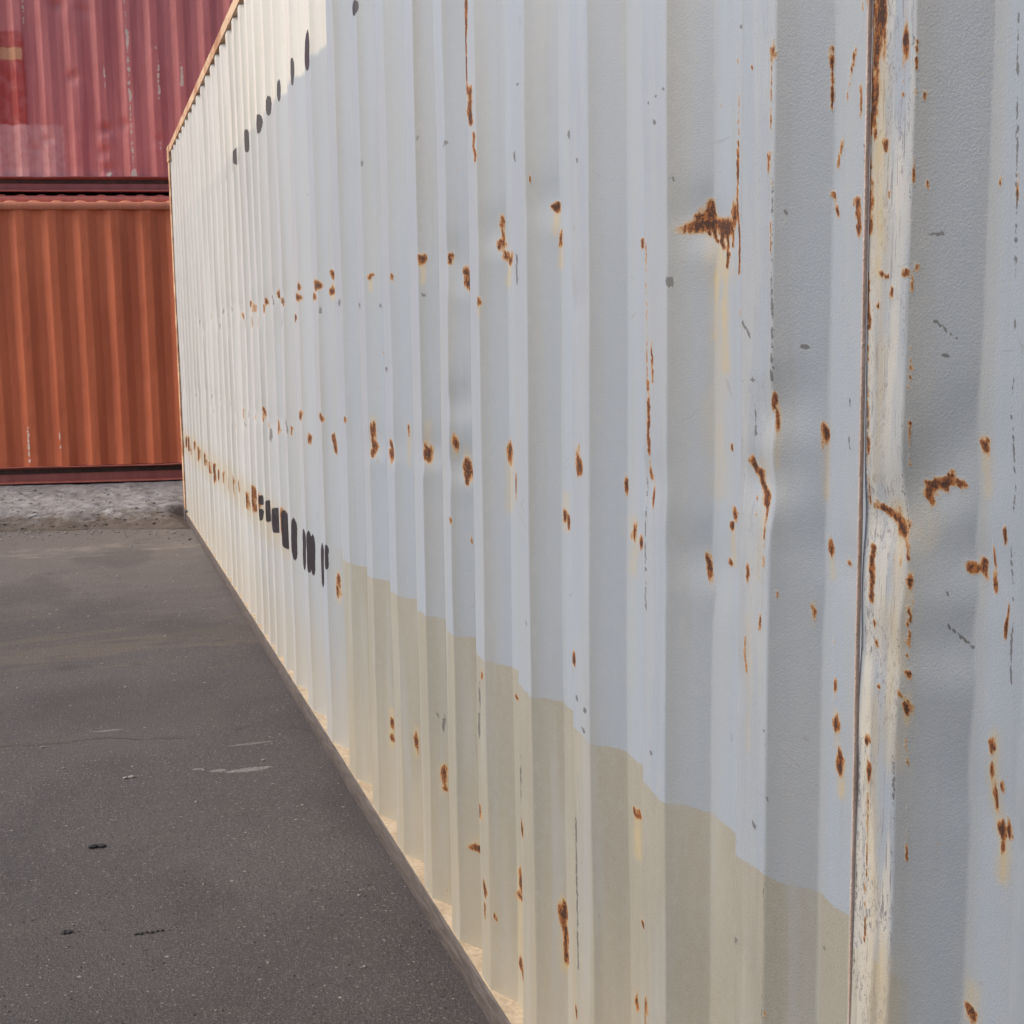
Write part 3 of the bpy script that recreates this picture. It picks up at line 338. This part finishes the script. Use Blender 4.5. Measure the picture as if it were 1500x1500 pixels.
def sheet(a, b, step, zstep, parent, last=False):
    Y, dp, kd, tt = path(a, b, step)
    ok = Y < b-.0008; Y, dp, kd, tt = Y[ok], dp[ok], kd[ok], tt[ok]
    Y = np.append(Y, b-.0004); dp = np.append(dp, dp[-1]); kd = np.append(kd, kd[-1]); tt = np.append(tt, tt[-1])
    z0, z1 = RAILT-.004, HT-.058
    if zstep < .006:  # dense where the photo looks, coarser above and below
        Z = np.unique(np.concatenate([np.arange(z0, .35, zstep*2.5 if a < 1.5 else zstep), np.arange(.35, 2.1, zstep), np.arange(2.1, z1, zstep*2.5 if a < 1.9 else zstep), [z1]]))
    else: Z = np.append(np.arange(z0, z1-.001, zstep), z1)
    nY, nZ = len(Y), len(Z)
    ru = field(Y, Z, RUST); stn = field(Y, Z, STAIN, 1.1, .5); bk = field(Y, Z, BLACK, .69, .45); chp = field(Y, Z, CHIP)
    Yg, Zg = np.meshgrid(Y, Z)
    dd = np.repeat(dp[None], nZ, 0)
    dent = np.zeros_like(dd); dy = np.zeros_like(dd)
    for (y, z, s) in DENT:
        sy, sz = .045, .035
        if y < a-.2 or y > b+.2: continue
        g = np.exp(-((Yg-y)/sy)**2-((Zg-z)/sz)**2)
        dent += s*.0075*g*(1-.6*dd/.036); dy += s*.006*np.exp(-((Yg-y)/.06)**2-((Zg-z-.03)/.03)**2)-s*.006*np.exp(-((Yg-y)/.06)**2-((Zg-z+.03)/.03)**2)
    wob = fbm(Yg*1.6, Zg*1.1, 3)*.006 + fbm(Yg*7+9, Zg*3.1, 2)*.0016
    env = np.clip(np.minimum(Zg-z0, z1-Zg)/.12, 0, 1)
    envy = np.clip(np.minimum(Yg-a, b-Yg)/.03, 0, 1)
    dy += (fbm(np.floor(Yg/.14)*0+Yg*3.3, Zg*1.7+40, 3)*.006)
    X = D+dd+np.maximum((dent+wob+.001)*env, -.002-dd*0)
    Yo = Yg+dy*env*envy
    V = np.stack([X-OX, Yo-OY, Zg], -1).reshape(-1, 3)
    i = np.arange(nY*nZ).reshape(nZ, nY)
    F = np.stack([i[:-1, :-1], i[1:, :-1], i[1:, 1:], i[:-1, 1:]], -1).reshape(-1, 4)
    grime_shade = np.where(kd == 3, .30+.8*np.exp(-((1-tt)/.38)**2), 0)+np.where(kd == 2, np.exp(-((1-tt)/.22)**2)*.5, 0)+np.where(kd == 1, .3, 0)  # dirt along the folds, plus shade painted onto the slopes
    grime_shade = np.repeat(grime_shade[None], nZ, 0)*(.55+1.3*np.clip(fbm(Yg*5, Zg*.9+7, 2)+.3, 0, 1))
    onr = (kd == 0)
    near = np.interp(Y, [.8, 1.3, 1.45, 1.9, 2.4], [1, .9, .45, .3, .08])
    k0 = ((Y > 1.08) & (Y < 1.165))*1.
    scuff = onr*(near*.45+k0*1.2)*(.65+.35*np.sin(np.pi*np.clip(tt, 0, 1)))
    edge = onr*near*np.exp(-((np.minimum(tt, 1-tt))/.10)**2)
    scuff = np.repeat(scuff[None], nZ, 0)*np.clip(1.0+fbm(Yg*9, Zg*2.3, 3)*1.6, 0, 1.4)*np.interp(Zg, [.5, .9, 1.3], [.45, .85, 1])
    chp = np.maximum(chp, np.repeat(edge[None], nZ, 0)*np.clip(.30+fbm(Yg*60, Zg*14, 3)*.9, 0, .75))
    return mesh('side_panel', V, F, MW, parent, True, dict(rust=ru, stain=stn, black=bk, chip=chp, grime_shade=grime_shade, scuff=scuff))

SEAMS = [-1.10, -.2517, .60, NE[8]+.068, NE[12]+.0745, NE[16]+.079, NE[20]+.10, NE[25]+.064, NE[31]+.08, NE[37]+.074, NE[42]]
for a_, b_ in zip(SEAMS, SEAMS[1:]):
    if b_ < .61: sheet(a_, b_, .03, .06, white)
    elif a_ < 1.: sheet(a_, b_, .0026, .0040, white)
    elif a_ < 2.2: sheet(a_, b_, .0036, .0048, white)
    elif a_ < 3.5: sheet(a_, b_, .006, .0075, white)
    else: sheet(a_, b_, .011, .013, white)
# raised vertical weld on the outer rib nearest the camera
wy = NE[8]+.0676
zz = np.arange(.2, 2.9, .02); V = []
for z in zz:
    o_ = fbm(np.array([3.]), np.array([z*6]), 3)[0]*.0016
    for x_, y_ in ((D+.003, wy-.0019), (D-.0006, wy-.0013), (D-.0014, wy), (D-.0008, wy+.0012), (D+.002, wy+.0018)): V.append((x_-OX, y_+o_-OY, z))
F = np.array([(5*i+j, 5*i+j+1, 5*i+j+6, 5*i+j+5) for i in range(len(zz)-1) for j in range(4)])
MWELD = mat_simple('pinkish primer on weld', (.62, .50, .45), (.50, .36, .28), 40, .6, (1, 1, .2))
mesh('weld_seam', V, F, MWELD, white, True)

Y0, Y1 = -1.17, 10.998
# bottom rail: vertical face with a wavy lip, dusty ledge on top
ys = np.arange(Y0+.16, Y1-.16, .025); V = []; 
lip = fbm(ys*2.2, ys*0+3, 4)*.006; lp2 = fbm(ys*11, ys*0+8, 3)*.0035
for y, q, q2 in zip(ys, lip, lp2):
    for x_, z_ in ((D+.012, -.06), (D-.005+q*.3, -.06), (D-.005+q*.3+q2*.3, RAILT-.006), (D-.004+q*.3, RAILT-.001+q2*.4), (D-.0025+q*.3, RAILT+.0005+q2*.4), (D-.001, RAILT-.004)): V.append((x_-OX, y-OY, z_))
n = 6; F = np.array([(n*i+j, n*i+j+1, n*i+n+j+1, n*i+n+j) for i in range(len(ys)-1) for j in range(n-1)])
rail = mesh('bottom_rail', V, F, MRAIL, white, True)
boxes('rail_ledge', [(D-.0022-OX, D+.075-OX, Y0+.16-OY, Y1-.16-OY, RAILT-.03, RAILT+.0012)], MTAN, white)
boxes('top_rail', [(D-.006-OX, D+.054-OX, Y0+.17-OY, Y1-.17-OY, HT-.058, HT)], MRUSTRAIL, white, .004)
boxes('top_rail', [(2.4+D-.04-OX, 2.4+D+.02-OX, Y0+.17-OY, Y1-.17-OY, HT-.058, HT)], MRUSTRAIL, white)
boxes('bottom_rail', [(2.4+D-.03-OX, 2.4+D+.02-OX, Y0+.16-OY, Y1-.16-OY, 0.01, .16)], MRAIL, white)
boxes('side_panel', [(2.4+D-.02-OX, 2.4+D-OX, Y0+.12-OY, Y1-.12-OY, .161, HT-.059)], MW, white)
boxes('end_panel', [(D+.16-OX, D+2.24-OX, Y0+.04-OY, Y0+.07-OY, .12, HT-.12)], MW, white)
for s_ in (0, 1): boxes('door', [(D+.16+1.042*s_-OX, D+.16+1.042*s_+1.036-OX, Y1-.07-OY, Y1-.03-OY, .13, HT-.13)], MW, white)
boxes('roof_panel', [(D+.056-OX, 2.4+D-.042-OX, Y0+.1-OY, Y1-.1-OY, HT-.02, HT-.008)], MW, white)
boxes('floor', [(D+.08-OX, 2.4+D-.04-OX, Y0+.1-OY, Y1-.1-OY, .10, .15)], MDARK, white)
for y0, y1 in ((Y0, Y0+.15), (Y1-.135, Y1)):
    for x0, x1 in ((D-.008, D+.15), (D+2.29, D+2.438)):
        boxes('corner_post', [(x0-OX+.001, x1-OX, y0-OY+.003, y1-OY-.003, .119, HT-.119)], MRUSTRAIL if y0 > 5 and x0 < 1 else MW, white, .004)
for y0, y1 in ((Y0, Y0+.165), (Y1-.165, Y1)):
    for x0, x1 in ((D-.012, D+.155), (D+2.285, D+2.445)):
        for z0, z1 in ((0, .118), (HT-.118, HT+.006)):
            boxes('corner_casting', [(x0-OX, x1-OX, y0-OY, y1-OY, z0, z1)], MRUSTRAIL if z0 > 1 else MRAIL, white, .008)

# ------------------------------------------------------------ red containers
AR = .158
def red_container(Yb, z0, H, ph, pitch, label, mp, mr, mt, s0, s1, marks=(), dense=(-1.9, 1.9), bump_ph=0., bump_p=.209, dents=(), x=0., rz=-AR):
    root = empty('shipping_container', (x, Yb, z0), rz, label, 'container', None)
    # corrugated front side
    ys, ds = [], []
    k0 = int((s0+.16-ph)//pitch)-1; s = ph+k0*pitch
    u = pitch/.278
    while s < s1-.16:
        dn = dense[0] < s < dense[1]; n = 6 if dn else 1
        # dark slope first (facing right), inner flat, slope facing left, outer flat
        for (a, b, d0, d1) in ((0, .068, 0, .036), (.068, .138, .036, .036), (.138, .206, .036, 0), (.206, .278, 0, 0)):
            for i in range(n): ys.append(s+(a+(b-a)*i/n)*u); ds.append(d0+(d1-d0)*i/n)
            if dn: ys.append(s+(b-.003)*u); ds.append(d1 if abs(d1-d0) < 1e-6 else d1-(d1-d0)*.003/(b-a))
        s += pitch
    Y = np.array(ys); dd = np.array(ds); ok = (Y > s0+.15) & (Y < s1-.15); Y = Y[ok]; dd = dd[ok]
    dd[0] = 0; dd[-1] = 0
    Z = np.linspace(.16, H-.090, 150); Yg, Zg = np.meshgrid(Y, Z)
    X = np.repeat(dd[None], len(Z), 0)+(fbm(Yg*1.3+z0*9, Zg*1.5, 4)*.010+fbm(Yg*8, Zg*8, 3)*.004+.006)*np.clip(np.minimum(Zg-.16, H-.09-Zg)/.1, 0, 1)
    for (a, b, q) in dents: X += q*np.exp(-((Yg-a)/.07)**2-((Zg-b)/.06)**2)
    X = np.maximum(X, 0)+.012
    V = np.stack([Yg, X, Zg], -1).reshape(-1, 3); i = np.arange(Yg.size).reshape(Yg.shape)
    F = np.stack([i[:-1, :-1], i[:-1, 1:], i[1:, 1:], i[1:, :-1]], -1).reshape(-1, 4)
    mesh('side_panel', V, F, mp, root, True, dict(rust=field(Y, Z, marks)))
    # bottom rail: a channel, lips proud of its web
    L0, L1 = s0+.165, s1-.165
    nn = int((L1-L0)/.08); xs = np.linspace(L0, L1, nn)
    prof = [(.05, .158), (.012, .160), (-.006, .158), (-.006, .149), (.058, .145), (.060, .024), (.004, .016), (-.004, .012), (-.004, .002), (.05, 0)]
    V = []
    for x in xs:
        w_ = fbm(np.array([x*1.7+z0*5]), np.array([z0]), 3)[0]
        for j, (d_, z_) in enumerate(prof): V.append((x, d_, z_+(w_*.012 if j < 5 else w_*.006)*(1 if 0 < j < 9 else 0)))
    n = len(prof); F = np.array([(n*i+j, n*i+j+1, n*i+n+j+1, n*i+n+j) for i in range(len(xs)-1) for j in range(n-1)])
    mesh('bottom_rail', V, F, mr, root)
    # top rail with a slightly wavy lower edge
    prof = [(.05, H-.095), (.004, H-.095), (-.004, H-.090), (-.004, H-.034), (.004, H-.028), (.05, H-.028)]; V = []
    for x in xs:
        w_ = math.sin(2*math.pi*(x-ph)/pitch)*.0015
        for j, (d_, z_) in enumerate(prof): V.append((x, d_, z_+(w_ if j < 3 else 0)))
    n = len(prof); F = np.array([(n*i+j, n*i+j+1, n*i+n+j+1, n*i+n+j) for i in range(len(xs)-1) for j in range(n-1)])
    mesh('top_rail', V, F, mt, root)
    # roof sheet, pressed waves ending just behind the rail
    xs = np.arange(L0, L1, .026); wv = np.clip(np.sin(2*np.pi*(xs-bump_ph)/bump_p)*1.6, -1, 1)*.014
    V = []
    for x, q in zip(xs, wv*.75):
        for d_, z_ in ((.010, H-.030), (.016, H-.024+q), (1.2, H-.018+q), (2.40, H-.022+q), (2.42, H-.030)): V.append((x, d_, z_))
    F = np.array([(5*i+j, 5*i+j+1, 5*i+j+6, 5*i+j+5) for i in range(len(xs)-1) for j in range(4)])
    mesh('roof_panel', V, F, mt, root, True)
    boxes('side_panel', [(s0+.15, s1-.15, 2.40, 2.42, .161, H-.08)], mp, root)
    for a, b in ((s0, s0+.04), (s1-.04, s1)): boxes('end_panel', [(a, b, .16, 2.28, .12, H-.12)], mp, root)
    boxes('top_rail', [(L0, L1, 2.385, 2.437, H-.075, H-.011)], mt, root)
    boxes('bottom_rail', [(L0, L1, 2.39, 2.437, .0, .158)], mr, root)
    boxes('floor', [(s0+.05, s1-.05, .052, 2.384, .09, .13)], MDARK, root)
    for a, b in ((s0, s0+.15), (s1-.15, s1)):
        for c, d in ((0.003, .15), (2.288, 2.435)):
            boxes('corner_post', [(a+.003, b-.003, c, d, .117, H-.117)], mp, root)
            for z0_, z1_ in ((-.012, .116), (H-.116, H+.018)): boxes('corner_casting', [(a-.002, b+.012, c-.005, d+.005, z0_, z1_)], mr, root, .006)
    return root

UPM = [(.66, 1.0, .665, 1.7, .012, .03, .85), (.665, .25, .66, .95, .010, .03, .72), (.66, 1.8, .66, 2.3, .008, .03, .7), (.41, .18, .41, .20, .035, .03, .8), (.66, .14, .66, .22, .028, .03, .8), (.41, 1.1, .41, 1.4, .007, .02, .7), (.97, 1.0, .98, 1.4, .012, .03, .75), (.96, .35, .96, .5, .006, .02, .5), (1.22, 1.15, 1.22, 1.35, .014, .03, .85), (.96, 1.52, .96, 1.53, .012, .01, .8), (-.40, 1.75, -.39, 2.0, .012, .02, .7)]
LOM = [(-.51, .22, -.51, .52, .008, .02, .8), (-.23, .3, -.23, .50, .006, .02, .75)]
red_container(12.87, .176, 2.591, -.7109, .278, 'brick red ribbed shipping container standing on the concrete rubble across the alley end', MLOW, MLOWR, MTOPR, -6.8, 5.39, LOM, bump_ph=.02, bump_p=.202)
ZB = 3.085
red_container(15.40, ZB-2.896+.002, 2.896, -.5, .278, 'coral red container in the rear row with only its top rail showing', MBK, MUPR, MBK, -6.2, 5.99, dense=(0, 0), bump_ph=.05, bump_p=.209)
red_container(15.37, ZB+.015, 2.591, -.427, .282, 'faded maroon ribbed shipping container stacked on top of the rear row', MUP, MUPR, MUPR, -6.5, 5.69, UPM, dense=(-2.2, 2.4),
              dents=[(.40, .66, .035), (.40, .54, -.014), (.36, .42, .02), (.08, 1.2, .028), (-.06, 1.95, .03), (.2, 1.9, .02), (.60, .72, .02), (.40, .24, .025), (.95, .55, .015), (-.2, .55, .02), (-.35, .45, .02)])

MGR = mat_paint('weathered grey container paint', (.30, .31, .32), (.25, .26, .27), (.22, .17, .12), .55)
# the containers along the other side of the alley, whose shade lies over its near half
red_container(0, .02, 2.591, .1, .278, 'grey shipping container along the left side of the alley, bottom of its stack', MGR, MGR, MGR, -10.99, 1.2, x=-1.7, rz=math.pi/2, dense=(0, 0))
red_container(0, 2.62, 2.591, .1, .278, 'grey shipping container along the left side of the alley, top of its stack', MGR, MGR, MGR, -10.99, 1.2, x=-1.7, rz=math.pi/2, dense=(0, 0))

# ------------------------------------------------------------ ground
def ground_h(x, y): return fbm(x*.35, y*.35, 3)*.010+fbm(x*2.1, y*2.1, 3)*.003
def grid(xa, ya, hf): 
    X, Y = np.meshgrid(xa, ya); V = np.stack([X, Y, hf(X, Y)], -1).reshape(-1, 3); i = np.arange(X.size).reshape(X.shape)
    return V, np.stack([i[:-1, :-1], i[:-1, 1:], i[1:, 1:], i[1:, :-1]], -1).reshape(-1, 4)
ax = np.concatenate([-np.geomspace(600, 3, 14), np.arange(-2.6, .7, .05), [.72, .738, .749, .757], np.arange(.8, 1.4, .05), np.geomspace(1.5, 600, 16)])
ay = np.concatenate([-np.geomspace(600, 2, 12), np.arange(-1.8, 12, .05), np.geomspace(12.3, 900, 18)])
def gh(X, Y):
    near = np.clip((3-np.abs(X))/1, 0, 1)*np.clip((12-Y)/.8, 0, 1)
    return ground_h(X, Y)*near*np.clip((.72-X)/.05, .0, 1)+.027*np.clip((D+.01-X)/.004, 0, 1)
V, F = grid(ax, ay, gh); g = mesh('ground', V, F, MASP, None, True); g['kind'] = 'structure'
# broken concrete apron under the red container
def front(X): return 10.72-.21*(X+.6)+fbm(X*2.3, X*0, 4)*.16
def rub(X, Y):
    t = Y-front(X); L = np.interp(X, [-1, 0, .5, .8], [.45, .6, 1.0, 1.3])
    base = .165*np.clip(t/L, 0, 1)**.6; lip = .055*np.clip(t/.03, 0, 1)
    lump = (fbm(X*3, Y*3, 3)*.025+fbm(X*11, Y*11, 4)*.022+.01)*np.clip(t/.12, 0, 1)
    cl = np.clip((12.75-Y)/.25, .35, 1)
    h = np.maximum(lip, base)+lump*cl-.02*cl
    h = np.where(t < 0, -.03, h); h = np.minimum(h, .172+lump*.2)
    lim = np.where(Y < 11.12, .03+np.clip(D-.01-X, 0, 1)*.45, 1.); return np.where(t < 0, h, np.minimum(h, lim))
V, F = grid(np.concatenate([np.arange(-7, -2.2, .12), np.arange(-2.2, 1.7, .018), np.arange(1.75, 6.6, .15)]), np.concatenate([np.arange(9.8, 13.2, .018), np.arange(13.3, 19.2, .25)]), rub)
p_ = mesh('concrete_apron', V, F, MRUB, None, True); p_['kind'] = 'structure'

# loose stones: one scattered mass
def rock(b, x, y, z, r, sq=.6):
    ico = [(0, 0, 1), (.89, 0, .45), (.28, .85, .45), (-.72, .53, .45), (-.72, -.53, .45), (.28, -.85, .45), (.72, .53, -.45), (-.28, .85, -.45), (-.89, 0, -.45), (-.28, -.85, -.45), (.72, -.53, -.45), (0, 0, -1)]
    fc = [(0,1,2),(0,2,3),(0,3,4),(0,4,5),(0,5,1),(1,6,2),(2,7,3),(3,8,4),(4,9,5),(5,10,1),(6,7,2),(7,8,3),(8,9,4),(9,10,5),(10,6,1),(11,7,6),(11,8,7),(11,9,8),(11,10,9),(11,6,10)]
    i = len(b[0]); an = random.uniform(0, 6.3); ex = random.uniform(.7, 1.5)
    for v in ico:
        k = r*random.uniform(.75, 1.2); X_, Y_ = v[0]*k*ex, v[1]*k
        b[0].append((x+X_*math.cos(an)-Y_*math.sin(an), y+X_*math.sin(an)+Y_*math.cos(an), z+v[2]*k*sq))
    b[1].extend([tuple(i+q for q in f) for f in fc])
b = ([], [])
for _ in range(150):
    y = random.uniform(2.2, 10.6)**1.0; x = random.uniform(-1.6, .70); r = random.choice((.0025, .003, .004, .005))*(1+.08*y)
    rock(b, x, y, float(gh(np.array(x), np.array(y)))+r*.25, r)
for _ in range(160):
    x = random.uniform(-1.6, .7); y = float(front(np.array([x]))[0])-abs(random.gauss(0, .3)); r = random.uniform(.005, .012)
    rock(b, x, y, .03+r*.1, r, .5)
gv = mesh('loose_gravel', b[0], b[1], MPEB, None, False); gv['kind'] = 'stuff'; gv['label'] = 'small pale stones scattered over the asphalt'
b = ([], [])
for _ in range(300):
    x = random.uniform(-1.7, .66); y = float(front(np.array([x]))[0])+random.uniform(.0, 2.0); r = random.uniform(.006, .020)*random.uniform(.6, 1.1)
    rock(b, x, y, float(rub(np.array(x), np.array(y)))+r*.15, r)
gr = mesh('rubble_stones', b[0], b[1], MRUB, None, False); gr['kind'] = 'stuff'; gr['label'] = 'broken concrete lumps on the apron'
def lump(name, x, y, r, mat, label, cat, n=1, sp=0, sq=.5, group=None):
    b = ([], []); z = float(gh(np.array(x), np.array(y)))
    for i in range(n): rock(b, x+(i-(n-1)/2)*sp, y+random.uniform(-.3, .3)*r, z+r*.2, r*random.uniform(.6, 1.1), sq)
    o = mesh(name, [(v[0]-x, v[1]-y, v[2]-z) for v in b[0]], b[1], mat, None, False); o.location = (x, y, z); o['label'] = label; o['category'] = cat
    return o
lump('tar_lump', -.03, 3.786, .022, MTAR, 'black oblong tar lump lying alone on the asphalt, largest of the dark bits', 'tar lump', 2, .022, .35)
lump('tar_lump', -.108, 3.23, .010, MTAR, 'small round black tar bit near the photo\'s lower left, left of the crumbled row', 'tar lump', 2, .010, .5)
lump('tar_crumbs', .084, 3.161, .0065, MTAR, 'thin row of crumbled black bits on the asphalt at the lower left', 'debris', 6, .012, .5)
lump('pebble', .519, 4.414, .011, MPEB, 'pale pebble on the asphalt close to the white container\'s bottom rail', 'pebble', 1)
lump('pebble', .074, 4.387, .015, MPEB, 'flat pale pebble left of the chalky scuff on the asphalt', 'pebble', 2, .02, .25)
